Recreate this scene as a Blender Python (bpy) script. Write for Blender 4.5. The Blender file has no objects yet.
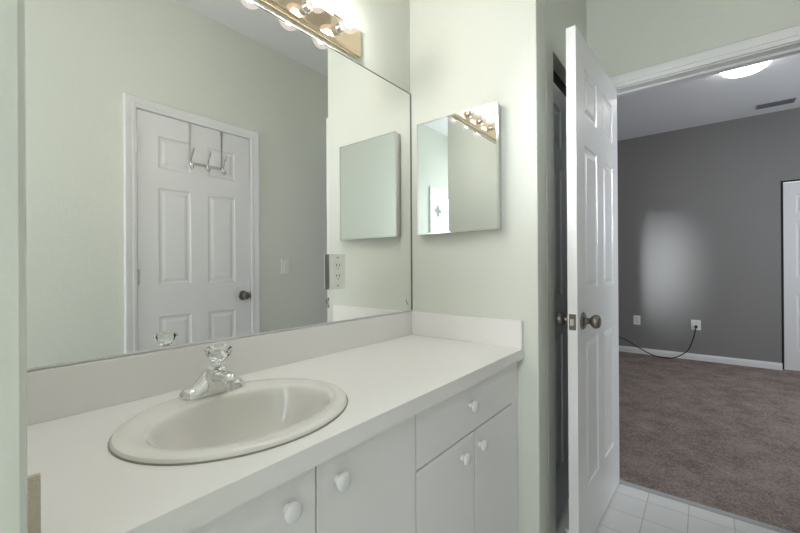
import bpy, bmesh, math, random
from mathutils import Vector, Matrix
random.seed(4)
S = bpy.context.scene
C = S.collection
PI = math.pi

# ------------------------------------------------------------------ camera, world, lights, exposure
cam_d = bpy.data.cameras.new('camera'); cam = bpy.data.objects.new('camera', cam_d); C.objects.link(cam)
F_PX = 381.76
cam_d.sensor_fit = 'HORIZONTAL'; cam_d.sensor_width = 36.0; cam_d.lens = 36.0*F_PX/800.0
cam_d.clip_start = 0.02; cam_d.clip_end = 100
_f = Vector((0.78216666, 0.62306823, 0.00113895)).normalized()
_r = Vector((0.62306272, -0.78214874, -0.00601719)).normalized()
_u = _r.cross(_f).normalized(); _r = _f.cross(_u).normalized()
M = Matrix((( _r.x, _u.x, -_f.x, -1.4510), (_r.y, _u.y, -_f.y, -1.0897), (_r.z, _u.z, -_f.z, 1.1336), (0, 0, 0, 1)))
cam.matrix_world = M
S.camera = cam

w = bpy.data.worlds.new('world'); S.world = w; w.use_nodes = True
bg = w.node_tree.nodes['Background']; bg.inputs[0].default_value = (0.86, 0.93, 1.0, 1); bg.inputs[1].default_value = 1.6

def area(name, loc, target, sx, sy, power, col, spread=180):
    l = bpy.data.lights.new(name, 'AREA'); l.shape = 'RECTANGLE'; l.size = sx; l.size_y = sy
    l.energy = power; l.color = col
    o = bpy.data.objects.new(name, l); C.objects.link(o); o.location = loc
    d = Vector(target) - Vector(loc)
    o.rotation_euler = d.to_track_quat('-Z', 'Y').to_euler()
    l.spread = math.radians(spread)
    return o
area('daylight_left', (-3.50, -0.97, 1.72), (0, -0.97, 1.60), 0.56, 1.1, 24, (1.0, 0.985, 0.975))
area('daylight_beam', (-7.0, -1.34, 2.45), (4.3, -0.72, 1.10), 0.26, 0.34, 1.9, (0.93, 0.95, 1.0), 8)
area('daylight_rear', (-2.74, -1.78, 1.62), (-2.74, 0, 1.5), 0.46, 0.95, 22, (0.93, 0.97, 1.0))
area('daylight_bedroom', (2.4, -3.65, 1.55), (2.4, 0, 1.0), 1.7, 1.3, 37, (0.97, 0.98, 1.0))
BULB = 200.0
DOME = 7.0
S.view_settings.view_transform = 'Standard'; S.view_settings.look = 'None'
S.view_settings.gamma = 1; S.view_settings.use_curve_mapping = False
S.view_settings.exposure = 0.50

# ------------------------------------------------------------------ materials
def lin(c):
    c = c/255.0
    return c/12.92 if c <= 0.04045 else ((c+0.055)/1.055)**2.4
def rgb(r, g, b): return (lin(r), lin(g), lin(b), 1)
def setin(n, name, v):
    if name in n.inputs: n.inputs[name].default_value = v
def mat(name, col, rough=0.5, metal=0.0, bump=None, spec=0.5, coat=0.0):
    m = bpy.data.materials.new(name); m.use_nodes = True
    nt = m.node_tree; b = nt.nodes['Principled BSDF']
    b.inputs['Base Color'].default_value = col; b.inputs['Roughness'].default_value = rough
    b.inputs['Metallic'].default_value = metal; setin(b, 'Specular IOR Level', spec); setin(b, 'Coat Weight', coat)
    if bump:
        sc, st, det = bump
        tc = nt.nodes.new('ShaderNodeTexCoord'); n = nt.nodes.new('ShaderNodeTexNoise')
        n.inputs['Scale'].default_value = sc; n.inputs['Detail'].default_value = det
        bp = nt.nodes.new('ShaderNodeBump'); bp.inputs['Strength'].default_value = st; bp.inputs['Distance'].default_value = 0.004
        nt.links.new(tc.outputs['Object'], n.inputs['Vector'])
        nt.links.new(n.outputs['Fac'], bp.inputs['Height']); nt.links.new(bp.outputs['Normal'], b.inputs['Normal'])
    return m
WALL = mat('sage_paint', rgb(222, 225, 216), 0.55, bump=(75, 0.22, 3), spec=0.35)
GREYW = mat('grey_paint', rgb(138, 136, 135), 0.5, bump=(90, 0.3, 3), spec=0.35)
CEIL = mat('ceiling_white', rgb(235, 235, 235), 0.9, bump=(60, 0.5, 4))
BCEIL = mat('ceiling_bedroom_paint', rgb(232, 233, 236), 0.9, bump=(45, 0.8, 5))
TRIM = mat('trim_white', rgb(233, 233, 234), 0.35)
DOORW = mat('door_white', rgb(232, 232, 233), 0.38)
LAM = mat('laminate_white', rgb(243, 241, 239), 0.32)
CAB = mat('cabinet_thermofoil', rgb(243, 241, 241), 0.42)
PORC = mat('sink_porcelain', rgb(236, 234, 229), 0.14, spec=0.6, coat=0.3)
KNOBW = mat('knob_white', rgb(240, 240, 240), 0.2)
CHROME = mat('chrome', (0.80, 0.80, 0.80, 1), 0.10, 1.0)
SATIN = mat('satin_steel', (0.62, 0.62, 0.62, 1), 0.28, 1.0)
BRASS = mat('polished_brass', (0.84, 0.68, 0.50, 1), 0.07, 1.0)
BRONZE = mat('pewter_knob', (0.22, 0.20, 0.18, 1), 0.28, 0.9)
MIRR = mat('mirror_silver', (0.92, 0.93, 0.92, 1), 0.0, 1.0)
MIRR2 = mat('cabinet_mirror_silver', (0.88, 0.91, 0.91, 1), 0.0, 1.0)
CHAN = mat('mirror_channel', rgb(120, 122, 118), 0.35, 0.6)
DARK = mat('opening_shade', rgb(28, 28, 30), 0.8)  # near-black painted in for the shade inside gaps and openings
GREYP = mat('grey_plastic', rgb(120, 122, 120), 0.5)
PLATE = mat('outlet_plastic', rgb(238, 238, 234), 0.35)
BLACKC = mat('cord_rubber', rgb(22, 22, 24), 0.5)
RAW = mat('raw_particle_edge', rgb(222, 212, 194), 0.8, bump=(300, 0.6, 2))
VENT = mat('vent_metal', rgb(120, 122, 128), 0.6)
STRIP = mat('threshold_strip', rgb(178, 178, 180), 0.6, bump=(140, 0.8, 3))
CAULK = mat('caulk_line', rgb(150, 145, 136), 0.8)
SCUFF = mat('scuff_mark', rgb(70, 70, 66), 0.8)
def emit(name, col, st, base=None):
    m = bpy.data.materials.new(name); m.use_nodes = True; b = m.node_tree.nodes['Principled BSDF']
    b.inputs['Base Color'].default_value = base or (0.9, 0.9, 0.9, 1); b.inputs['Roughness'].default_value = 0.15
    b.inputs['Emission Color'].default_value = col; b.inputs['Emission Strength'].default_value = st
    return m
COREM = emit('glowing_bulb_core', (1.0, 0.968, 0.925, 1), BULB)
BULBM = bpy.data.materials.new('clear_bulb_glass'); BULBM.use_nodes = True; nt = BULBM.node_tree
for n in list(nt.nodes):
    if n.type != 'OUTPUT_MATERIAL': nt.nodes.remove(n)
_t = nt.nodes.new('ShaderNodeBsdfTransparent'); _g = nt.nodes.new('ShaderNodeBsdfGlossy'); _g.inputs['Roughness'].default_value = 0.05; _e = nt.nodes.new('ShaderNodeEmission'); _e.inputs[0].default_value = (1.0, 0.84, 0.76, 1); _e.inputs[1].default_value = 1.0
_m1 = nt.nodes.new('ShaderNodeMixShader'); _m1.inputs[0].default_value = 0.25; _m2 = nt.nodes.new('ShaderNodeMixShader'); _m2.inputs[0].default_value = 0.30
nt.links.new(_g.outputs[0], _m1.inputs[1]); nt.links.new(_e.outputs[0], _m1.inputs[2]); nt.links.new(_t.outputs[0], _m2.inputs[1]); nt.links.new(_m1.outputs[0], _m2.inputs[2]); nt.links.new(_m2.outputs[0], nt.nodes['Material Output'].inputs[0])
_m1.inputs[0].default_value = 0.8
DOMEM = emit('lit_dome_glass', (1.0, 0.98, 0.95, 1), DOME)
def mixglass(name, col, fac, rough=0.0):
    m = bpy.data.materials.new(name); m.use_nodes = True; nt = m.node_tree
    for n in list(nt.nodes):
        if n.type != 'OUTPUT_MATERIAL': nt.nodes.remove(n)
    out = nt.nodes['Material Output']
    t = nt.nodes.new('ShaderNodeBsdfTransparent'); t.inputs[0].default_value = col
    g = nt.nodes.new('ShaderNodeBsdfGlossy'); g.inputs['Roughness'].default_value = rough
    mx = nt.nodes.new('ShaderNodeMixShader'); mx.inputs[0].default_value = fac
    nt.links.new(t.outputs[0], mx.inputs[1]); nt.links.new(g.outputs[0], mx.inputs[2]); nt.links.new(mx.outputs[0], out.inputs[0])
    return m
PANE = mixglass('window_glass', (0.97, 0.99, 1, 1), 0.06)
m = bpy.data.materials.new('clear_acrylic'); m.use_nodes = True; b = m.node_tree.nodes['Principled BSDF']
b.inputs['Base Color'].default_value = (0.97, 0.98, 0.98, 1); b.inputs['Roughness'].default_value = 0.03
setin(b, 'Transmission Weight', 1.0); b.inputs['IOR'].default_value = 1.49
ACRYL = m
# tiles
m = bpy.data.materials.new('floor_tile'); m.use_nodes = True; nt = m.node_tree; b = nt.nodes['Principled BSDF']
tc = nt.nodes.new('ShaderNodeTexCoord'); mp = nt.nodes.new('ShaderNodeMapping')
mp.inputs['Location'].default_value = (-0.081, 0.0740, 0)
br = nt.nodes.new('ShaderNodeTexBrick'); br.offset = 0.0; br.squash = 1.0
br.inputs['Scale'].default_value = 1.0; br.inputs['Brick Width'].default_value = 0.1590; br.inputs['Row Height'].default_value = 0.1590
br.inputs['Mortar Size'].default_value = 0.0022; br.inputs['Mortar Smooth'].default_value = 0.3
br.inputs['Color1'].default_value = rgb(236, 235, 233); br.inputs['Color2'].default_value = rgb(231, 230, 229); br.inputs['Mortar'].default_value = rgb(196, 194, 191)
nt.links.new(tc.outputs['Object'], mp.inputs['Vector']); nt.links.new(mp.outputs[0], br.inputs['Vector'])
nt.links.new(br.outputs['Color'], b.inputs['Base Color']); b.inputs['Roughness'].default_value = 0.35
bp = nt.nodes.new('ShaderNodeBump'); bp.inputs['Strength'].default_value = 0.4; bp.inputs['Distance'].default_value = 0.002; bp.invert = True
nt.links.new(br.outputs['Fac'], bp.inputs['Height']); nt.links.new(bp.outputs[0], b.inputs['Normal'])
TILE = m
# carpet
m = bpy.data.materials.new('brown_carpet'); m.use_nodes = True; nt = m.node_tree; b = nt.nodes['Principled BSDF']
tc = nt.nodes.new('ShaderNodeTexCoord'); n1 = nt.nodes.new('ShaderNodeTexNoise'); n1.inputs['Scale'].default_value = 5; n1.inputs['Detail'].default_value = 8; n1.inputs['Roughness'].default_value = 0.7
n2 = nt.nodes.new('ShaderNodeTexNoise'); n2.inputs['Scale'].default_value = 90; n2.inputs['Detail'].default_value = 4
ad = nt.nodes.new('ShaderNodeMath'); ad.operation = 'ADD'
cr = nt.nodes.new('ShaderNodeValToRGB'); cr.color_ramp.elements[0].position = 0.72; cr.color_ramp.elements[1].position = 1.28
cr.color_ramp.elements[0].color = rgb(112, 99, 93); cr.color_ramp.elements[1].color = rgb(170, 156, 148)
nt.links.new(tc.outputs['Object'], n1.inputs[0]); nt.links.new(tc.outputs['Object'], n2.inputs[0])
nt.links.new(n1.outputs['Fac'], ad.inputs[0]); nt.links.new(n2.outputs['Fac'], ad.inputs[1]); 
hf = nt.nodes.new('ShaderNodeMath'); hf.operation = 'MULTIPLY'; hf.inputs[1].default_value = 0.5
cr.color_ramp.elements[0].position = 0.36; cr.color_ramp.elements[1].position = 0.64
nt.links.new(ad.outputs[0], hf.inputs[0]); nt.links.new(hf.outputs[0], cr.inputs[0]); nt.links.new(cr.outputs[0], b.inputs['Base Color'])
b.inputs['Roughness'].default_value = 1.0; setin(b, 'Specular IOR Level', 0.1)
bp = nt.nodes.new('ShaderNodeBump'); bp.inputs['Strength'].default_value = 0.9; bp.inputs['Distance'].default_value = 0.006
nt.links.new(n2.outputs['Fac'], bp.inputs['Height']); nt.links.new(bp.outputs[0], b.inputs['Normal'])
CARPET = m

# ------------------------------------------------------------------ mesh helpers
def mesh_obj(name, bm, m, parent=None, smooth=False, bevel=0.0, loc=None, seg=2):
    me = bpy.data.meshes.new(name); bmesh.ops.recalc_face_normals(bm, faces=bm.faces); bm.to_mesh(me); bm.free()
    me.materials.append(m)
    if smooth:
        for p in me.polygons: p.use_smooth = True
        try: me.set_sharp_from_angle(angle=math.radians(38))
        except Exception: pass
    o = bpy.data.objects.new(name, me); C.objects.link(o)
    if loc: o.location = loc
    if parent: o.parent = parent
    if bevel:
        b = o.modifiers.new('bevel', 'BEVEL'); b.width = bevel; b.segments = seg; b.limit_method = 'ANGLE'
    return o
def box(bm, x0, x1, y0, y1, z0, z1):
    v = [bm.verts.new(p) for p in ((x0,y0,z0),(x1,y0,z0),(x1,y1,z0),(x0,y1,z0),(x0,y0,z1),(x1,y0,z1),(x1,y1,z1),(x0,y1,z1))]
    for f in ((0,3,2,1),(4,5,6,7),(0,1,5,4),(1,2,6,5),(2,3,7,6),(3,0,4,7)): bm.faces.new([v[i] for i in f])
def boxes(*bs):
    bm = bmesh.new()
    for b in bs: box(bm, *b)
    return bm
def frame_of(d):
    d = Vector(d).normalized(); a = Vector((0,0,1)) if abs(d.z) < 0.9 else Vector((1,0,0))
    u = d.cross(a).normalized(); return u, d.cross(u).normalized(), d
def lathe(bm, origin, axis, prof, n=24, ex=1.0):
    """prof: (radius, distance along axis)"""
    u, v, d = frame_of(axis); o = Vector(origin); rings = []
    for r, h in prof:
        if r < 1e-6: rings.append([bm.verts.new(o+d*h)])
        else: rings.append([bm.verts.new(o+d*h+(u*math.cos(2*PI*k/n)*ex+v*math.sin(2*PI*k/n))*r) for k in range(n)])
    for a, b in zip(rings, rings[1:]):
        for k in range(n):
            k2 = (k+1) % n
            if len(a) == 1 and len(b) == 1: continue
            if len(a) == 1: bm.faces.new((a[0], b[k], b[k2]))
            elif len(b) == 1: bm.faces.new((a[k], a[k2], b[0]))
            else: bm.faces.new((a[k], a[k2], b[k2], b[k]))
    for rg in (rings[0], rings[-1]):
        if len(rg) > 2: bm.faces.new(rg)
    return bm
def tube(bm, pts, r, n=8, radii=None):
    pts = [Vector(p) for p in pts]; rings = []; pu = None
    for i, p in enumerate(pts):
        d = (pts[min(i+1, len(pts)-1)]-pts[max(i-1, 0)]).normalized()
        if pu is None: u, v, _ = frame_of(d)
        else:
            u = (pu - d*pu.dot(d)).normalized(); v = d.cross(u)
        pu = u; rr = radii[i] if radii else r
        rings.append([bm.verts.new(p+(u*math.cos(2*PI*k/n)+v*math.sin(2*PI*k/n))*rr) for k in range(n)])
    for a, b in zip(rings, rings[1:]):
        for k in range(n): bm.faces.new((a[k], a[(k+1)%n], b[(k+1)%n], b[k]))
    bm.faces.new(rings[0]); bm.faces.new(rings[-1])
    return bm
def smooth_path(P, n=8):
    P = [Vector(p) for p in P]; P = [P[0]]+P+[P[-1]]; out = []
    for i in range(1, len(P)-2):
        a, b, c, d = P[i-1:i+3]
        for k in range(n):
            t = k/n
            out.append(0.5*((2*b)+(c-a)*t+(2*a-5*b+4*c-d)*t*t+(-a+3*b-3*c+d)*t**3))
    out.append(P[-2]); return out
def sweep_profile(bm, path, prof, closed=False):
    """path: list of (point, outward, up) frames; prof: 2-D loop placed with outward and up"""
    rings = [[bm.verts.new(Vector(p)+Vector(a)*x+Vector(b)*y) for x, y in prof] for p, a, b in path]
    m_ = len(prof)
    for r0, r1 in zip(rings, rings[1:]):
        for k in range(m_): bm.faces.new((r0[k], r0[(k+1)%m_], r1[(k+1)%m_], r1[k]))
    bm.faces.new(rings[0]); bm.faces.new(rings[-1])
    return bm
def tag(o, label, cat, group=None):
    o['label'] = label; o['category'] = cat
    if group: o['group'] = group
    return o
def thing(name, label, cat, loc=(0,0,0), group=None):
    o = bpy.data.objects.new(name, None); C.objects.link(o); o.location = loc; o.empty_display_size = 0.05
    return tag(o, label, cat, group)
def struct(name, bm, m, label, cat, parent=None, bevel=0.0, **k):
    o = mesh_obj(name, bm, m, parent, bevel=bevel, **k)
    o['kind'] = 'structure'; tag(o, label, cat); return o
def part(name, bm, m, parent, **k): 
    """mesh in world coordinates under a parent that sits at parent.location (no rotation)"""
    L = parent.location.copy(); q = parent.parent
    while q: L += q.location; q = q.parent
    bmesh.ops.translate(bm, verts=bm.verts, vec=-L)
    return mesh_obj(name, bm, m, parent, **k)

# ------------------------------------------------------------------ key dimensions
CH, BS = 0.817, 0.924          # counter top, splash top
MT = 1.950                     # mirror top
LX = -1.390                    # face of the left alcove wall
WX = -0.599                    # end of the side wall
DW = 0.800                     # bathroom face of the bedroom wall
WO = -1.4675                    # opposite wall
H = 2.787; HB = 2.783; BX = 4.2986
XE = -3.20

# ------------------------------------------------------------------ structure
def slab_wall(name, m, label, *bs, bevel=0.0):
    return struct(name, boxes(*bs), m, label, 'wall', bevel=bevel)
slab_wall('wall_back', WALL, 'pale sage textured wall behind the wide vanity mirror', (XE, DW, 0, 0.12, 0, H))
slab_wall('wall_side', WALL, 'pale sage short wall carrying the small mirrored cabinet', (0, 0.11, WX, 0, 0, H), bevel=0.004)
slab_wall('wall_closet', WALL, 'sage wall around the dark closet opening behind the open door',
          (0.112, 0.204, WX, WX+0.11, 0, H), (0.204, 0.72, WX, WX+0.11, 2.035, H), (0.72, DW, WX, WX+0.11, 0, H))
slab_wall('wall_left', WALL, 'near end of the short wall at the left edge of the view', (LX-0.12, LX, -0.605, 0, 0, H), bevel=0.006)
slab_wall('wall_right', WALL, 'sage bathroom wall above and around the bedroom doorway',
          (DW, DW+0.06, -0.697, 1.6, 0, H), (DW, DW+0.06, -3.6, -1.462, 0, H), (DW, DW+0.06, -1.462, -0.697, 2.062, H))
slab_wall('wall_bedroom_near', GREYW, 'grey bedroom face of the doorway wall',
          (DW+0.062, DW+0.12, -0.697, 1.6, 0, H), (DW+0.062, DW+0.12, -3.6, -1.462, 0, H), (DW+0.062, DW+0.12, -1.462, -0.697, 2.062, H))
ox0, ox1 = -0.678, 0.022       # opposite door leaf
wx0, wx1, wz0, wz1 = -2.93, -2.44, 1.05, 2.03
slab_wall('wall_opposite', WALL, 'sage wall with the closed white door, seen in the vanity mirror',
          (XE, wx0, WO-0.12, WO, 0, H), (wx0, wx1, WO-0.12, WO, 0, wz0), (wx0, wx1, WO-0.12, WO, wz1, H),
          (wx1, ox0-0.018, WO-0.12, WO, 0, H), (ox0-0.018, ox1+0.018, WO-0.12, WO, 2.073, H), (ox1+0.018, DW, WO-0.12, WO, 0, H))
ey0, ey1, ez0, ez1 = -1.26, -0.66, 1.15, 2.34
slab_wall('wall_end', WALL, 'far left end wall of the bathroom with a tall window',
          (XE-0.12, XE, WO-0.12, ey0, 0, H), (XE-0.12, XE, ey1, 0.12, 0, H), (XE-0.12, XE, ey0, ey1, 0, ez0), (XE-0.12, XE, ey0, ey1, ez1, H))
slab_wall('wall_far', GREYW, 'grey painted far wall of the bedroom',
          (BX, BX+0.12, -1.739, 1.6, 0, HB), (BX, BX+0.12, -3.05, -1.739, 2.03, HB), (BX, BX+0.12, -3.6, -3.05, 0, HB))
slab_wall('wall_bedroom_left', GREYW, 'grey side wall of the bedroom on the left', (DW+0.12, BX, 1.48, 1.6, 0, HB))
slab_wall('wall_bedroom_right', GREYW, 'grey side wall of the bedroom with a window',
          (DW+0.12, 1.5, -3.6, -3.48, 0, HB), (3.3, BX, -3.6, -3.48, 0, HB), (1.5, 3.3, -3.6, -3.48, 0, 0.9), (1.5, 3.3, -3.6, -3.48, 2.2, HB))
struct('ceiling', boxes((XE-0.12, DW+0.06, WO-0.12, 0.12, H, H+0.1)), CEIL, 'flat pale grey bathroom ceiling seen in the mirror', 'ceiling')
struct('ceiling_bedroom', boxes((DW+0.062, BX+0.12, -3.6, 1.6, HB, HB+0.1)), BCEIL, 'textured white bedroom ceiling beyond the doorway', 'ceiling')
struct('floor', boxes((XE-0.12, 0.812, WO-0.12, 0.12, -0.1, 0)), TILE, 'white square tile bathroom floor', 'floor')
struct('floor_bedroom', boxes((0.840, BX+0.12, -3.6, 1.6, -0.1, 0.004)), CARPET, 'brown carpet on the bedroom floor', 'floor')
struct('trim_1', boxes((0.810, 0.842, -1.462, -0.697, -0.1, 0.006)), STRIP, 'worn grey threshold strip between tile and brown carpet', 'threshold', bevel=0.002)
def baseboard(name, label, p0, p1, n, h=0.083):
    prof = [(0,0),(0.014,0),(0.014,h-0.025),(0.010,h-0.012),(0.006,h),(0,h)]
    bm = bmesh.new(); sweep_profile(bm, [(p0, n, (0,0,1)), (p1, n, (0,0,1))], prof)
    return struct(name, bm, TRIM, label, 'baseboard')
baseboard('baseboard_far', 'white baseboard along the grey far bedroom wall', (BX, 1.48, 0), (BX, -1.739, 0), (-1,0,0), 0.078)
baseboard('baseboard_left', 'white baseboard along the left bedroom wall', (DW+0.12, 1.48, 0), (BX, 1.48, 0), (0,-1,0))
baseboard('baseboard_opposite', 'white baseboard along the sage wall left of the closed door', (XE, WO, 0), (ox0-0.08, WO, 0), (0,1,0))
baseboard('baseboard_opposite_end', 'white baseboard right of the closed door', (ox1+0.08, WO, 0), (DW, WO, 0), (0,1,0))

# casing: profile runs from the opening edge (x=0) outwards, y = thickness off the wall
CP = [(0,0),(0,0.010),(0.004,0.013),(0.018,0.014),(0.022,0.011),(0.028,0.012),(0.046,0.018),(0.056,0.019),(0.062,0.015),(0.062,0)]
def casing(bm, a0, a1, zt, wallpt, axis, nrm, z0=0.0, right=True):
    """a0<a1 along axis ('x' or 'y'); wall plane coordinate; nrm +-1"""
    def P(a, z): return Vector((a, wallpt, z)) if axis == 'x' else Vector((wallpt, a, z))
    A = Vector((1,0,0)) if axis == 'x' else Vector((0,1,0)); N = Vector((0,nrm,0)) if axis == 'x' else Vector((nrm,0,0)); Z = Vector((0,0,1))
    path = [(P(a0, z0), -A, N), (P(a0, zt), -A+Z, N), (P(a1, zt), A+Z, N)]
    if right: path.append((P(a1, z0), A, N))
    sweep_profile(bm, path, CP)
bm = bmesh.new(); casing(bm, -1.458, -0.703, 2.052, DW-0.0005, 'y', -1, right=True)
struct('trim_2', bm, TRIM, 'moulded white casing around the bedroom doorway', 'door casing', smooth=True)
struct('trim_3', boxes((DW, DW+0.12, -1.462, -0.697, 2.046, 2.062), (DW, DW+0.12, -0.712, -0.697, 0, 2.046), (DW, DW+0.12, -1.462, -1.446, 0, 2.046),
                       (DW+0.045, DW+0.08, -1.446, -0.712, 2.034, 2.046), (DW+0.045, DW+0.08, -0.719, -0.712, 0, 2.034)), TRIM, 'white door jamb lining the bedroom doorway', 'door jamb', bevel=0.0015)
bm = bmesh.new(); casing(bm, ox0-0.002, ox1+0.002, 2.056, WO+0.0005, 'x', 1)
struct('trim_4', bm, TRIM, 'moulded white casing around the closed door in the mirror', 'door casing', smooth=True)
struct('trim_5', boxes((ox0-0.018, ox0-0.003, WO-0.12, WO, 0, 2.073), (ox1+0.003, ox1+0.018, WO-0.12, WO, 0, 2.073), (ox0-0.003, ox1+0.003, WO-0.12, WO, 2.058, 2.073)), TRIM, 'white jamb of the closed door in the mirror', 'door jamb')

# ------------------------------------------------------------------ six-panel doors
ROWS = [(0.235, 0.833), (1.026, 1.603), (1.724, 1.913)]
def door_bm(W_, Hh, T, rows=ROWS, s=0.109, pw=None):
    """leaf in x 0..W, y 0..T, z 0..H with raised panels pressed into both faces"""
    bm = bmesh.new(); pw = pw or (W_-2*s-0.106)/2
    xs = [0, s, s+pw, W_-s-pw, W_-s, W_]; zs = [0]
    for a, b in rows: zs += [a, b]
    zs.append(Hh)
    for y, d in ((0, 1), (T, -1)):
        for i in range(5):
            for j in range(len(zs)-1):
                x0, x1, z0, z1 = xs[i], xs[i+1], zs[j], zs[j+1]
                if i in (1, 3) and j % 2 == 1:
                    prev = None
                    for ins, dep in ((0,0), (0.006,0.0055), (0.014,0.007), (0.020,0.007), (0.036,0.0015), (0.040,0.001)):
                        rg = [bm.verts.new(p) for p in ((x0+ins, y+d*dep, z0+ins), (x1-ins, y+d*dep, z0+ins), (x1-ins, y+d*dep, z1-ins), (x0+ins, y+d*dep, z1-ins))]
                        if prev:
                            for k in range(4): bm.faces.new((prev[k], prev[(k+1)%4], rg[(k+1)%4], rg[k]))
                        prev = rg
                    bm.faces.new(prev)
                else:
                    bm.faces.new([bm.verts.new(p) for p in ((x0,y,z0),(x1,y,z0),(x1,y,z1),(x0,y,z1))])
    e = [((0,0,0),(0,T,0),(0,T,Hh),(0,0,Hh)), ((W_,0,0),(W_,T,0),(W_,T,Hh),(W_,0,Hh)), ((0,0,0),(W_,0,0),(W_,T,0),(0,T,0)), ((0,0,Hh),(W_,0,Hh),(W_,T,Hh),(0,T,Hh))]
    for q in e: bm.faces.new([bm.verts.new(p) for p in q])
    bmesh.ops.remove_doubles(bm, verts=bm.verts, dist=1e-5)
    return bm
def knob_bm(x, y, z, d):
    """door knob axis along y (d = +-1)"""
    bm = bmesh.new()
    lathe(bm, (x, y, z), (0, d, 0), [(0.0,0),(0.033,0),(0.034,0.003),(0.030,0.008),(0.020,0.010),(0.013,0.012),(0.0115,0.026),(0.014,0.030),(0.021,0.035),(0.0265,0.043),(0.027,0.050),(0.024,0.058),(0.017,0.063),(0.010,0.0645),(0.0,0.065)], 28)
    return bm
def hinge_bm(x, y, z):
    bm = bmesh.new(); lathe(bm, (x, y, z-0.045), (0,0,1), [(0,0),(0.006,0),(0.006,0.09),(0,0.09)], 12)
    for k in (1,2,3,4): lathe(bm, (x, y, z-0.045+0.018*k-0.001), (0,0,1), [(0,0),(0.0068,0),(0.0068,0.002),(0,0.002)], 12)
    box(bm, x-0.016, x+0.016, y-0.006, y-0.004, z-0.044, z+0.044)
    return bm
# door 1: open bathroom door
D1X, D1Y = 0.0886, -0.7156
d1 = struct('door_1', door_bm(0.7165, 2.030, 0.035), DOORW, 'open white six-panel door standing between bathroom and bedroom', 'door', loc=(D1X, D1Y, 0.012), bevel=0.0015)
part('door_handle', knob_bm(D1X+0.066, D1Y, 0.920, -1), BRONZE, d1, smooth=True)
part('door_handle', knob_bm(D1X+0.066, D1Y+0.035, 0.920, 1), BRONZE, d1, smooth=True)
lp = part('latch_plate', boxes((D1X-0.0015, D1X+0.0005, D1Y+0.005, D1Y+0.030, 0.890, 0.950)), BRONZE, d1)
part('latch_bolt', boxes((D1X-0.011, D1X-0.0012, D1Y+0.011, D1Y+0.024, 0.908, 0.932)), SATIN, lp)
for z in (0.25, 1.05, 1.85):
    part('hinge', hinge_bm(D1X+0.7165+0.005, D1Y+0.041, z), SATIN, d1, smooth=True)
d1.rotation_euler = (0, 0, math.atan2(-0.7405+0.7156, 0.7161))
# door 2: closed door on the opposite wall
d2 = struct('door_2', door_bm(ox1-ox0-0.006, 2.040, 0.035), DOORW, 'closed white six-panel door seen in the vanity mirror', 'door', loc=(ox0+0.003, WO-0.036, 0.012))
part('door_handle', knob_bm(-0.036, WO-0.001, 0.940, 1), BRONZE, d2, smooth=True)
for z in (1.845, 1.085, 0.25):
    part('hinge', hinge_bm(ox0-0.001, WO+0.006, z), SATIN, d2, smooth=True)
part('strike_plate', boxes((ox1-0.002, ox1+0.010, WO-0.001, WO+0.003, 0.905, 0.965)), BRONZE, d2)
# door 3: closet door in the return wall
d3 = struct('door_3', door_bm(0.505, 1.930, 0.030, rows=[(0.20,0.80),(0.98,1.56),(1.66,1.84)], s=0.075), mat('closet_door_grey', rgb(226, 226, 230), 0.35), 'grey six-panel closet door in the recess behind the open door', 'door', loc=(0.208, WX+0.026, 0.018))
struct('closet_gap_shade', boxes((0.2045, 0.207, WX+0.024, WX+0.11, 0, 2.034), (0.207, 0.719, WX+0.045, WX+0.06, 1.955, 2.034)), DARK, 'near-black boxes painting the shade in the track gap above the grey closet door', 'door gap')  # solid near-black boxes stand in for shade in the open gap
# bedroom closet doors
def bedroom_closet(name, y1, xoff, label):
    bm = door_bm(0.64, 1.995, 0.03, rows=[(0.20,0.80),(0.98,1.56),(1.66,1.86)], s=0.095)
    bmesh.ops.rotate(bm, verts=bm.verts, cent=(0,0,0), matrix=Matrix.Rotation(-PI/2, 3, 'Z'))
    return struct(name, bm, DOORW, label, 'closet door', loc=(BX+xoff, y1, 0.014))
d4 = bedroom_closet('door_4', -1.756, 0.012, 'white panelled closet door at the right edge of the far bedroom wall')
d5 = bedroom_closet('door_5', -2.397, 0.012, 'second white closet door right of the first on the far bedroom wall')
struct('bedroom_closet_gap_shade', boxes((BX-0.001, BX+0.012, -1.755, -1.736, 0.01, 2.03), (BX+0.001, BX+0.012, -3.05, -1.739, 2.012, 2.03)), DARK, 'black strips painting the shade in the gaps around the bedroom closet doors', 'door gap')  # strips put the shade of the door gaps into black colour

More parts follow.
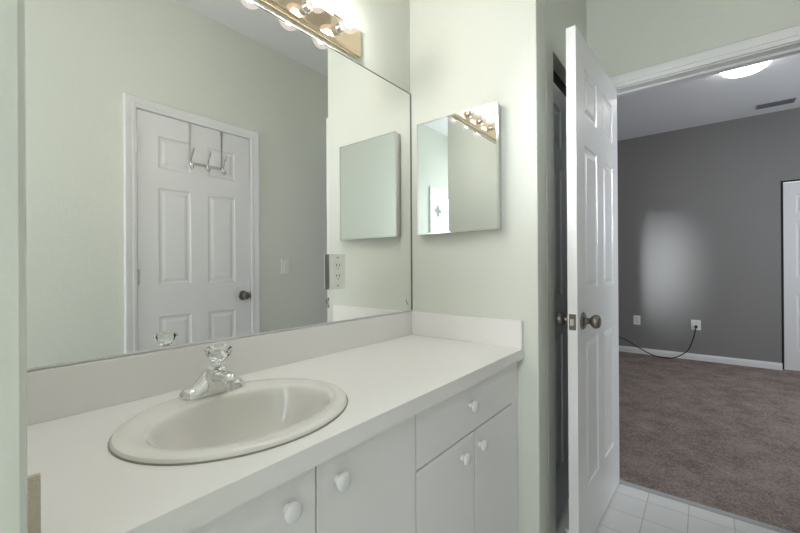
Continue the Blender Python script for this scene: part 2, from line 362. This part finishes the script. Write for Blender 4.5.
# ------------------------------------------------------------------ windows
def window(name, label, axis, c, a0, a1, z0, z1, nrm, nx, nz, cas=True):
    """axis the wall runs along; c plane of the inner face; nrm points into the room"""
    def bx(bm, u0, u1, v0, v1, z0_, z1_):
        lo, hi = min(c+nrm*v0, c+nrm*v1), max(c+nrm*v0, c+nrm*v1)
        if axis == 'x': box(bm, u0, u1, lo, hi, z0_, z1_)
        else: box(bm, lo, hi, u0, u1, z0_, z1_)
    bm = bmesh.new(); f = 0.028
    bx(bm, a0, a0+f, -0.09, -0.04, z0, z1); bx(bm, a1-f, a1, -0.09, -0.04, z0, z1)
    bx(bm, a0+f, a1-f, -0.09, -0.04, z0, z0+f); bx(bm, a0+f, a1-f, -0.09, -0.04, z1-f, z1)
    root = struct(name, bm, TRIM, label, 'window')
    bm = bmesh.new()
    for i in range(1, nx): u = a0+(a1-a0)*i/nx; bx(bm, u-0.006, u+0.006, -0.075, -0.055, z0+f, z1-f)
    for i in range(1, nz): z = z0+(z1-z0)*i/nz; bx(bm, a0+f, a1-f, -0.0745, -0.0555, z-0.006, z+0.006)
    mesh_obj('muntins', bm, TRIM, root)
    bm = bmesh.new(); bx(bm, a0+f, a1-f, -0.067, -0.064, z0+f, z1-f); mesh_obj('pane', bm, PANE, root)
    bm = bmesh.new()
    if cas:
        bx(bm, a0-0.055, a0, 0.0005, 0.016, z0-0.02, z1+0.06); bx(bm, a1, a1+0.055, 0.0005, 0.016, z0-0.02, z1+0.06); bx(bm, a0, a1, 0.0005, 0.016, z1, z1+0.06)
        mesh_obj('window_frame', bm, TRIM, root, bevel=0.003)
        bm = bmesh.new(); bx(bm, a0-0.07, a1+0.07, 0.0005, 0.035, z0-0.045, z0-0.02); mesh_obj('window_sill', bm, TRIM, root, bevel=0.003)
    return root
window('window_1', 'tall daylight window in the far left end wall', 'y', XE, ey0, ey1, ez0, ez1, 1, 2, 3)
w2 = window('window_2', 'bright small-paned window reflected in the mirrored cabinet', 'x', WO, wx0, wx1, wz0, wz1, 1, 3, 5, cas=True)
window('window_3', 'wide window in the right bedroom wall', 'x', -3.48, 1.5, 3.3, 0.9, 2.2, 1, 4, 2)

# ------------------------------------------------------------------ vanity: cabinets
FY = -0.522      # front plane of doors and drawer
KICK = 0.09
def white_knob(x, z, parent):
    bm = bmesh.new()
    lathe(bm, (x, FY, z), (0,-1,0), [(0,0),(0.009,0),(0.008,0.004),(0.0065,0.006),(0.008,0.009),(0.015,0.0115),(0.0178,0.0150),(0.0178,0.0180),(0.015,0.0215),(0.008,0.0235),(0,0.024)], 24)
    part('knob', bm, KNOBW, parent, smooth=True)
def front(name, x0, x1, z0, z1, parent, knob):
    o = part(name, boxes((x0, x1, FY, FY+0.018, z0, z1)), CAB, parent, bevel=0.0012)
    white_knob(knob[0], knob[1], o); return o
DTOP = 0.766; ZS = 0.619
def carcass(x0, x1, parent):
    part('body', boxes((x0, x0+0.016, FY+0.02, -0.003, KICK, 0.775), (x1-0.016, x1, FY+0.02, -0.003, KICK, 0.775), (x0+0.016, x1-0.016, FY+0.02, -0.003, KICK, KICK+0.016),
                       (x0+0.016, x1-0.016, -0.012, -0.003, KICK+0.016, 0.775), (x0+0.016, x1-0.016, FY+0.02, FY+0.04, 0.752, 0.775)), CAB, parent)
    part('toe_kick', boxes((x0, x1, FY+0.07, FY+0.085, 0, KICK-0.0005)), CAB, parent)
c1 = thing('vanity_cabinet', 'white flat-front sink cabinet with two doors under the oval sink', 'cabinet', (-1.06, -0.27, 0))
carcass(LX+0.004, -0.6805, c1)
front('cabinet_door', LX+0.088, -0.9947, KICK+0.01, DTOP, c1, (-1.055, 0.715))
front('cabinet_door', -0.9908, -0.6808, KICK+0.01, DTOP, c1, (-0.939, 0.717))
part('filler_strip', boxes((LX+0.004, LX+0.085, FY+0.004, FY+0.018, KICK, 0.772)), CAB, c1)
c2 = thing('vanity_cabinet', 'white flat-front cabinet with one drawer over two doors beside the side wall', 'cabinet', (-0.39, -0.27, 0))
carcass(-0.6775, -0.004, c2)
front('drawer', -0.6768, -0.0670, ZS+0.002, DTOP, c2, (-0.394, 0.705))
front('cabinet_door', -0.6768, -0.3698, KICK+0.01, ZS-0.003, c2, (-0.446, 0.563))
front('cabinet_door', -0.3648, -0.0672, KICK+0.01, ZS-0.003, c2, (-0.334, 0.563))
part('filler_strip', boxes((-0.0625, -0.004, FY+0.005, FY+0.018, KICK, 0.772)), CAB, c2)

# ------------------------------------------------------------------ countertop
SX, SY, SA, SB = -1.008, -0.298, 0.239, 0.204
ct = thing('countertop', 'long white laminate vanity counter with matching backsplash', 'countertop', (-0.75, -0.28, CH-0.04))
def counter_bm():
    bm = bmesh.new(); x0, x1, y0, y1 = LX+0.001, -0.001, -0.544, -0.001; z1, z0 = CH, CH-0.040
    ang = sorted(set([2*PI*k/96 for k in range(96)]+[math.atan2(y-SY, x-SX) % (2*PI) for x in (x0, x1) for y in (y0, y1)]))
    def outer(t):
        c, s = math.cos(t), math.sin(t); k = 1e9
        if c > 1e-9: k = min(k, (x1-SX)/c)
        if c < -1e-9: k = min(k, (x0-SX)/c)
        if s > 1e-9: k = min(k, (y1-SY)/s)
        if s < -1e-9: k = min(k, (y0-SY)/s)
        return SX+c*k, SY+s*k
    O = [outer(t) for t in ang]; I = [(SX+(SA-0.02)*math.cos(t), SY+(SB-0.02)*math.sin(t)) for t in ang]
    R_ = [[bm.verts.new((x, y, z)) for x, y in L_] for L_, z in ((I, z1), (O, z1), (O, z0), (I, z0))]
    n = len(ang)
    for a in range(4):
        A, B = R_[a], R_[(a+1)%4]
        for k in range(n): bm.faces.new((A[k], A[(k+1)%n], B[(k+1)%n], B[k]))
    return bm
part('counter_slab', counter_bm(), LAM, ct)
part('backsplash', boxes((LX+0.0175, -0.021, -0.020, -0.001, CH, BS)), LAM, ct, bevel=0.0015)
part('side_splash', boxes((-0.020, -0.001, -0.542, -0.001, CH, BS)), LAM, ct, bevel=0.0015)
ls = part('side_splash', boxes((LX+0.001, LX+0.017, -0.537, -0.001, CH, BS-0.006)), LAM, ct)
eb = part('raw_edge', boxes((LX+0.001, LX+0.017, -0.542, -0.5372, CH, BS-0.0065)), RAW, ls); eb['label'] = 'bare beige end of the left side splash'

# ------------------------------------------------------------------ sink
sk = thing('sink', 'oval white drop-in porcelain sink set into the vanity counter', 'sink', (SX, SY, CH))
bm = bmesh.new(); n = 72
prof = [(1.0,1.0,0.0008,0),(1.0,1.0,0.004,0),(0.988,0.986,0.0085,0),(0.96,0.955,0.0108,0),(0.91,0.89,0.0112,0.1)]
IA, IB, IYO = 0.192, 0.138, -0.021
rings = []
def ring(a, b, z, oy): return [bm.verts.new((SX+a*math.cos(2*PI*k/n), SY+oy+b*math.sin(2*PI*k/n), CH+z)) for k in range(n)]
for a, b, z, t in prof: rings.append(ring(SA*a, SB*b, z, IYO*t))
rings.append(ring(IA+0.010, IB+0.010, 0.0106, IYO*0.9)); rings.append(ring(IA+0.003, IB+0.003, 0.0080, IYO))
for f_, z in ((0.988,0.002),(0.965,-0.012),(0.93,-0.035),(0.87,-0.068),(0.78,-0.095),(0.64,-0.118),(0.46,-0.133),(0.28,-0.140),(0.12,-0.143)):
    rings.append(ring(IA*f_, IB*f_, z, IYO+0.0*(1-f_)))
for a, b in zip(rings, rings[1:]):
    for k in range(n): bm.faces.new((a[k], a[(k+1)%n], b[(k+1)%n], b[k]))
bm.faces.new(rings[-1])
part('basin', bm, PORC, sk, smooth=True)
bm = bmesh.new(); lathe(bm, (SX, SY+IYO, CH-0.1435), (0,0,1), [(0,0.0),(0.024,0.0),(0.026,0.003),(0.018,0.004),(0.017,0.001),(0.015,0.004),(0.0,0.006)], 24)
part('drain', bm, CHROME, sk, smooth=True)
bm = bmesh.new(); 
R0 = [[bm.verts.new((SX+(SA+r)*math.cos(2*PI*k/n), SY+(SB+r)*math.sin(2*PI*k/n), CH+z)) for k in range(n)] for r, z in ((0.0025,0.0003),(0.0015,0.0026),(-0.001,0.0028))]
for a, b in zip(R0, R0[1:]):
    for k in range(n): bm.faces.new((a[k], a[(k+1)%n], b[(k+1)%n], b[k]))
part('caulk_bead', bm, CAULK, sk, smooth=True)

# ------------------------------------------------------------------ faucet
FX, FYc, FZ = -1.001, -0.138, CH+0.0108
fc = thing('faucet', 'chrome faucet with clear round handle at the back of the sink', 'faucet', (FX, FYc, FZ))
# base plate with two domed ends
bm = bmesh.new(); ns = 28; L2 = 0.077; rings = []
for i in range(ns+1):
    t = -1+2*i/ns; x = L2*math.sin(t*PI/2) if abs(t) < 1 else L2*t
    u_ = abs(x)/L2; wd = 0.027*math.sqrt(max(0.0, 1-max(0, (u_-0.70)/0.30)**2)) if u_ > 0.70 else 0.027
    if u_ > 0.72: hh = 0.020*math.sqrt(max(0.0, 1-((u_-0.72)/0.28)**2)) + 0.002
    else: hh = 0.022 + 0.030*min(1, max(0, (0.66-u_)/0.42))**1.15
    wd = max(wd, 0.0008)
    rg = []
    for k in range(13):
        a = PI*k/12; rg.append(bm.verts.new((FX+x, FYc-math.cos(a)*wd, FZ+0.002+math.sin(a)**0.95*hh if 0 < k < 12 else FZ+0.001)))
    rings.append(rg)
for a, b in zip(rings, rings[1:]):
    for k in range(12): bm.faces.new((a[k], a[k+1], b[k+1], b[k]))
    bm.faces.new((a[12], a[0], b[0], b[12]))
bm.faces.new(rings[0]); bm.faces.new(rings[-1])
part('faucet_base', bm, CHROME, fc, smooth=True)
bm = bmesh.new(); lathe(bm, (FX, FYc-0.012, FZ+0.018), (0,-0.18,1), [(0,0),(0.027,0),(0.0255,0.012),(0.024,0.028),(0.0235,0.040),(0.021,0.047),(0.014,0.051),(0,0.052)], 28)
part('valve_body', bm, CHROME, fc, smooth=True)
# spout
HY = FYc-0.026
bm = bmesh.new(); path = smooth_path([(0,0.0,0.034),(0,-0.025,0.042),(0,-0.050,0.047),(0,-0.072,0.047),(0,-0.086,0.041)], 6); rings = []
for i, q in enumerate(path):
    t = i/(len(path)-1); wv = 0.023-0.008*t; hv = 0.018-0.006*t
    if t > 0.9: wv *= 0.92; hv *= 0.9
    d = (path[min(i+1, len(path)-1)]-path[max(i-1, 0)]).normalized(); up = Vector((1,0,0)).cross(d)*-1
    if up.z < 0: up = -up
    rings.append([bm.verts.new(Vector((FX,FYc,FZ))+q+Vector((1,0,0))*wv*math.cos(2*PI*k/20)+up*hv*math.sin(2*PI*k/20)) for k in range(20)])
for a, b in zip(rings, rings[1:]):
    for k in range(20): bm.faces.new((a[k], a[(k+1)%20], b[(k+1)%20], b[k]))
bm.faces.new(rings[0]); bm.faces.new(rings[-1])
sp = part('spout', bm, CHROME, fc, smooth=True)
bm = bmesh.new(); lathe(bm, (FX, FYc-0.078, FZ+0.018), (0,0,1), [(0,0),(0.010,0),(0.011,0.004),(0.011,0.020),(0,0.020)], 20)
part('aerator', bm, CHROME, sp, smooth=True)
# acrylic handle
bm = bmesh.new(); lathe(bm, (FX, HY+0.003, FZ+0.068), (0,-0.1,1), [(0,0),(0.012,0),(0.012,0.006),(0.009,0.009),(0.009,0.020),(0,0.020)], 20)
part('handle_stem', bm, CHROME, fc, smooth=True)
bm = bmesh.new(); lathe(bm, (FX, HY, FZ+0.0785), (0,-0.1,1), [(0.0,0),(0.013,0),(0.017,0.006),(0.0275,0.018),(0.0315,0.027),(0.0295,0.034),(0.020,0.038),(0.0,0.0385)], 10)
hd = part('handle', bm, ACRYL, fc); hd['label'] = 'clear faceted acrylic handle'
bm = bmesh.new(); lathe(bm, (FX, HY-0.004, FZ+0.117), (0,-0.1,1), [(0,0),(0.0125,0),(0.0115,0.002),(0,0.0026)], 20)
part('handle_cap', bm, CHROME, hd, smooth=True)
bm = bmesh.new(); lathe(bm, (FX, FYc+0.026, FZ), (0,0,1), [(0,0),(0.003,0),(0.003,0.045),(0.006,0.048),(0.006,0.056),(0,0.058)], 12)
part('pop_up_rod', bm, CHROME, fc, smooth=True)

# ------------------------------------------------------------------ vanity mirror
MX0, MX1 = LX+0.004, -0.0055
vm = thing('vanity_mirror', 'wide frameless wall mirror above the vanity backsplash', 'mirror', (-0.75, 0, BS))
part('mirror_glass', boxes((MX0, MX1, -0.006, -0.001, BS+0.006, MT)), MIRR, vm)
part('bottom_channel', boxes((MX0, MX1, -0.0085, -0.0068, BS+0.0025, BS+0.0065), (MX0, MX1, -0.0068, -0.001, BS+0.0025, BS+0.0055)), TRIM, vm)
part('edge_strip', boxes((MX1+0.0005, -0.001, -0.009, -0.001, BS+0.006, MT+0.002), (MX0, MX1, -0.008, -0.001, MT+0.0002, MT+0.0030)), CHAN, vm)
bm = bmesh.new(); box(bm, MX0, MX0+0.03, -0.014, -0.0092, BS+0.001, BS+0.010)
part('mirror_clip', bm, CHROME, vm, bevel=0.001)
bm = bmesh.new(); tube(bm, smooth_path([(-0.045,-0.0064,0.982),(-0.044,-0.0064,0.972),(-0.038,-0.0064,0.963),(-0.030,-0.0064,0.957)], 5), 0.0010, 6)
part('scuff', bm, SCUFF, vm)

# outlet let into the mirror
def duplex(root, c, u, n, m=PLATE, w=0.072, h=0.116, t=0.006, t0=0.0):
    """plate centred at c, width axis u, normal n"""
    c = Vector(c); u = Vector(u); n_ = Vector(n); z = Vector((0,0,1))
    def bx(bm, a, b, z0, z1, d0, d1):
        p = [c+u*a+z*z0+n_*d0, c+u*b+z*z1+n_*d1]
        box(bm, *[f(p[0][i], p[1][i]) for i in range(3) for f in (min, max)])
    bm = bmesh.new(); bx(bm, -w/2, w/2, -h/2, h/2, t0, t0+t); part('cover_plate', bm, m, root, bevel=0.002)
    for s in (-1, 1):
        bm = bmesh.new(); bx(bm, -0.017, 0.017, s*0.0195-0.014, s*0.0195+0.014, t0+t+0.0002, t0+t+0.002); sk_ = part('socket', bm, m, root, bevel=0.001)
        bm = bmesh.new(); 
        for q in (-0.007, 0.007): bx(bm, q-0.0014, q+0.0014, s*0.0195, s*0.0195+0.009, t0+t+0.002, t0+t+0.0024)
        bx(bm, -0.002, 0.002, s*0.0195-0.009, s*0.0195-0.005, t0+t+0.002, t0+t+0.0024); part('slot', bm, DARK, sk_)
o1 = thing('wall_outlet', 'white electrical outlet with grey edge on the vanity mirror', 'outlet', (-0.482, -0.006, 1.118))
part('mounting_box', boxes((-0.521, -0.445, -0.017, -0.0065, 1.053, 1.182)), GREYP, o1)
duplex(o1, (-0.483, -0.0172, 1.118), (1,0,0), (0,-1,0), h=0.132, w=0.076, t=0.005)
for sz in (1.066, 1.170):
    bm = bmesh.new(); lathe(bm, (-0.483, -0.0222, sz), (0,-1,0), [(0,0),(0.0032,0),(0.003,0.0009),(0,0.0011)], 12); part('screw', bm, GREYP, o1)

# ------------------------------------------------------------------ mirrored medicine cabinet
cy1, cy2, cz0, cz1 = -0.0680, -0.4610, 1.2790, 1.7820
mc = thing('medicine_cabinet', 'small chrome-edged mirrored cabinet on the side wall', 'cabinet', (0, -0.245, cz0))
part('body', boxes((-0.0335, -0.001, cy2+0.004, cy1-0.004, cz0+0.004, cz1-0.004)), SATIN, mc)
dr = part('mirror_door', boxes((-0.0380, -0.0340, cy2+0.003, cy1-0.003, cz0+0.003, cz1-0.003)), MIRR2, mc)
t_ = 0.006
part('door_frame', boxes((-0.0395, -0.033, cy2, cy2+t_*1.3, cz0, cz1), (-0.0395, -0.033, cy1-t_, cy1, cz0, cz1), (-0.0395, -0.033, cy2+t_*1.3, cy1-t_, cz0, cz0+t_), (-0.0395, -0.033, cy2+t_*1.3, cy1-t_, cz1-t_*0.8, cz1)), CHROME, dr)

# ------------------------------------------------------------------ vanity light bar
BZ0, BZ1, BX0, BX1 = 1.972, 2.080, -1.043, -0.353
lb = thing('vanity_light', 'brass vanity light bar with lit globe bulbs above the mirror', 'light fixture', ((BX0+BX1)/2, 0, 2.03))
bm = bmesh.new()
prof = [(0.001,BZ0),(0.016,BZ0),(0.022,BZ0+0.003),(0.025,BZ0+0.008),(0.023,BZ0+0.013),(0.0215,BZ0+0.0145),(0.0215,BZ1-0.0145),(0.023,BZ1-0.013),(0.025,BZ1-0.008),(0.022,BZ1-0.003),(0.016,BZ1),(0.001,BZ1)]
sweep_profile(bm, [((BX0,0,0),(0,-1,0),(0,0,1)), ((BX1,0,0),(0,-1,0),(0,0,1))], prof)
part('back_plate', bm, BRASS, lb, smooth=True, bevel=0.001)
cores = []
for bx_ in (-0.473, -0.623, -0.773, -0.923):
    bm = bmesh.new(); lathe(bm, (bx_, -0.022, 2.027), (0,-1,0), [(0,0),(0.021,0),(0.021,0.003),(0.0160,0.004),(0.0160,0.024),(0.0150,0.026),(0,0.026)], 24)
    so = part('lamp_socket', bm, CHROME, lb, smooth=True)
    bm = bmesh.new(); R_ = 0.0375; cy_ = 0.026+0.031
    pr = [(0.0,0.0262),(0.013,0.0262)]
    for k in range(3, 19): a = PI*k/18; pr.append((R_*math.sin(a), cy_+0.004-R_*math.cos(a)))
    pr[-1] = (0.0, cy_+0.004+R_)
    lathe(bm, (bx_, -0.022, 2.027), (0,-1,0), pr, 28); bo = part('bulb', bm, BULBM, so, smooth=True)
    R2_ = 0.021; cores.append((bx_, cy_))

for bx_, cy_ in cores:
    bm = bmesh.new(); lathe(bm, (bx_, -0.022-cy_-0.004, 2.027), (0,-1,0), [(0.019*math.sin(PI*k/12), -0.019*math.cos(PI*k/12)) if 0 < k < 12 else (0, -0.019*math.cos(PI*k/12)) for k in range(13)], 20)
    part('glowing_filament', bm, COREM, lb, smooth=True)

# ------------------------------------------------------------------ over-door hook rack, switch
hk = thing('hook_rack', 'chrome over-door rack with three hooks hanging on the closed door', 'hook rack', (-0.271, WO, 1.80))
Y0 = WO+0.004
for sx in (-0.386, -0.184):
    part('strap', boxes((sx-0.005, sx+0.005, WO-0.0002, WO+0.0020, 1.80, 2.053), (sx-0.009, sx+0.009, WO-0.0002, WO+0.0024, 2.025, 2.053)), SATIN, hk)
part('rail', boxes((-0.396, -0.168, WO+0.0025, WO+0.0065, 1.792, 1.808)), CHROME, hk)
for hx in (-0.386, -0.281, -0.178):
    bm = bmesh.new(); tube(bm, smooth_path([(hx,Y0+0.002,1.775),(hx,Y0+0.004,1.806),(hx,Y0+0.012,1.830),(hx,Y0+0.035,1.858),(hx,Y0+0.050,1.882)], 5), 0.0055, 8)
    lathe(bm, (hx, Y0+0.050, 1.882), (0,0.5,0.8), [(0,-0.004),(0.0055,-0.002),(0.0055,0.003),(0,0.006)], 10)
    tube(bm, smooth_path([(hx,Y0+0.002,1.785),(hx,Y0+0.014,1.765),(hx,Y0+0.030,1.764),(hx,Y0+0.038,1.780)], 5), 0.0055, 8)
    part('hook', bm, CHROME, hk, smooth=True)
sw = thing('light_switch', 'white rocker light switch on the sage wall right of the closed door', 'switch', (0.310, WO, 1.145))
part('cover_plate', boxes((0.275, 0.345, WO+0.0005, WO+0.006, 1.083, 1.198)), PLATE, sw, bevel=0.002)
part('rocker', boxes((0.294, 0.326, WO+0.0062, WO+0.010, 1.108, 1.173)), PLATE, sw, bevel=0.0015)

# ------------------------------------------------------------------ bedroom things
o2 = thing('wall_outlet', 'white wall outlet on the grey bedroom wall nearest the open door', 'outlet', (BX, -0.409, 0.431))
duplex(o2, (BX-0.0005, -0.409, 0.431), (0,1,0), (-1,0,0), w=0.078, h=0.120)
o3 = thing('wall_outlet', 'white wall outlet with the black cord plugged in', 'outlet', (BX, -1.010, 0.422))
duplex(o3, (BX-0.0005, -1.010, 0.422), (0,1,0), (-1,0,0), w=0.092, h=0.120)
cd = thing('power_cord', 'black power cord running from the outlet down along the baseboard', 'cord', (BX-0.05, -0.95, 0.02))
part('plug', boxes((BX-0.036, BX-0.0085, -1.025, -0.997, 0.388, 0.418)), BLACKC, cd, bevel=0.004)
P = [(BX-0.034,-1.011,0.402),(BX-0.055,-1.007,0.375),(BX-0.06,-0.98,0.25),(BX-0.07,-0.93,0.12),(BX-0.10,-0.83,0.035),(BX-0.13,-0.72,0.012),(BX-0.12,-0.58,0.030),(BX-0.10,-0.44,0.095),(BX-0.08,-0.32,0.16),(BX-0.06,-0.20,0.20),(BX-0.06,0.0,0.22),(BX-0.06,0.3,0.14),(BX-0.1,0.5,0.012)]
bm = bmesh.new(); tube(bm, smooth_path(P, 8), 0.0058, 8); part('cable', bm, BLACKC, cd, smooth=True)
cl = thing('ceiling_light', 'round white lit dome light on the bedroom ceiling', 'ceiling light', (2.75, -1.35, HB))
bm = bmesh.new(); lathe(bm, (2.76, -1.36, HB-0.001), (0,0,-1), [(0,0),(0.140,0),(0.140,0.016),(0,0.016)], 40); part('base_ring', bm, TRIM, cl, smooth=True)
bm = bmesh.new(); lathe(bm, (2.76, -1.36, HB-0.0175), (0,0,-1), [(0,0),(0.155,0),(0.158,0.006),(0.148,0.024),(0.118,0.043),(0.072,0.057),(0.030,0.063),(0,0.064)], 40); part('glass_dome', bm, DOMEM, cl, smooth=True)
vt = thing('air_vent', 'grey slatted air vent on the bedroom ceiling near the far wall', 'vent', (4.0, -1.67, HB))
vx0, vx1, vy0, vy1 = 3.94, 4.06, -1.81, -1.53
part('vent_frame', boxes((vx0,vx1,vy0,vy0+0.02,HB-0.010,HB-0.001),(vx0,vx1,vy1-0.02,vy1,HB-0.010,HB-0.001),(vx0,vx0+0.018,vy0+0.02,vy1-0.02,HB-0.010,HB-0.001),(vx1-0.018,vx1,vy0+0.02,vy1-0.02,HB-0.010,HB-0.001)), VENT, vt)
bm = bmesh.new()
for k in range(6): xk = vx0+0.024+k*0.0160; box(bm, xk, xk+0.008, vy0+0.02, vy1-0.02, HB-0.009, HB-0.003)
part('slats', bm, VENT, vt); part('duct_opening', boxes((vx0+0.018,vx1-0.018,vy0+0.02,vy1-0.02,HB-0.0025,HB-0.001)), DARK, vt)
# little white door stop at the foot of the closet wall
ds = thing('door_stop', 'small white door stop on the floor by the closet opening', 'door stop', (0.235, -0.645, 0))
bm = bmesh.new(); lathe(bm, (0.238, -0.640, 0.0), (0,0,1), [(0,0),(0.021,0),(0.021,0.004),(0.014,0.008),(0.0125,0.020),(0.016,0.026),(0.012,0.033),(0,0.035)], 20)
part('bumper', bm, KNOBW, ds, smooth=True)

# four-lobed ornament hanging on the small-paned window
wo = thing('window_ornament', 'small dark four-lobed ornament hanging in the bright window of the cabinet mirror', 'ornament', (-2.60, WO-0.02, 1.82))
bm = bmesh.new(); n = 48; A_ = []
for yy in (WO-0.024, WO-0.016):
    A_.append([bm.verts.new((-2.60+(0.062+0.020*math.cos(4*2*PI*k/n))*math.cos(2*PI*k/n), yy, 1.82+(0.062+0.020*math.cos(4*2*PI*k/n))*math.sin(2*PI*k/n))) for k in range(n)])
for k in range(n): bm.faces.new((A_[0][k], A_[0][(k+1)%n], A_[1][(k+1)%n], A_[1][k]))
bm.faces.new(A_[0]); bm.faces.new(A_[1]); part('lobed_plate', bm, GREYP, wo)
bm = bmesh.new(); tube(bm, [(-2.60, WO-0.020, 1.90), (-2.60, WO-0.020, 2.029)], 0.002, 6); part('hanging_wire', bm, GREYP, wo)
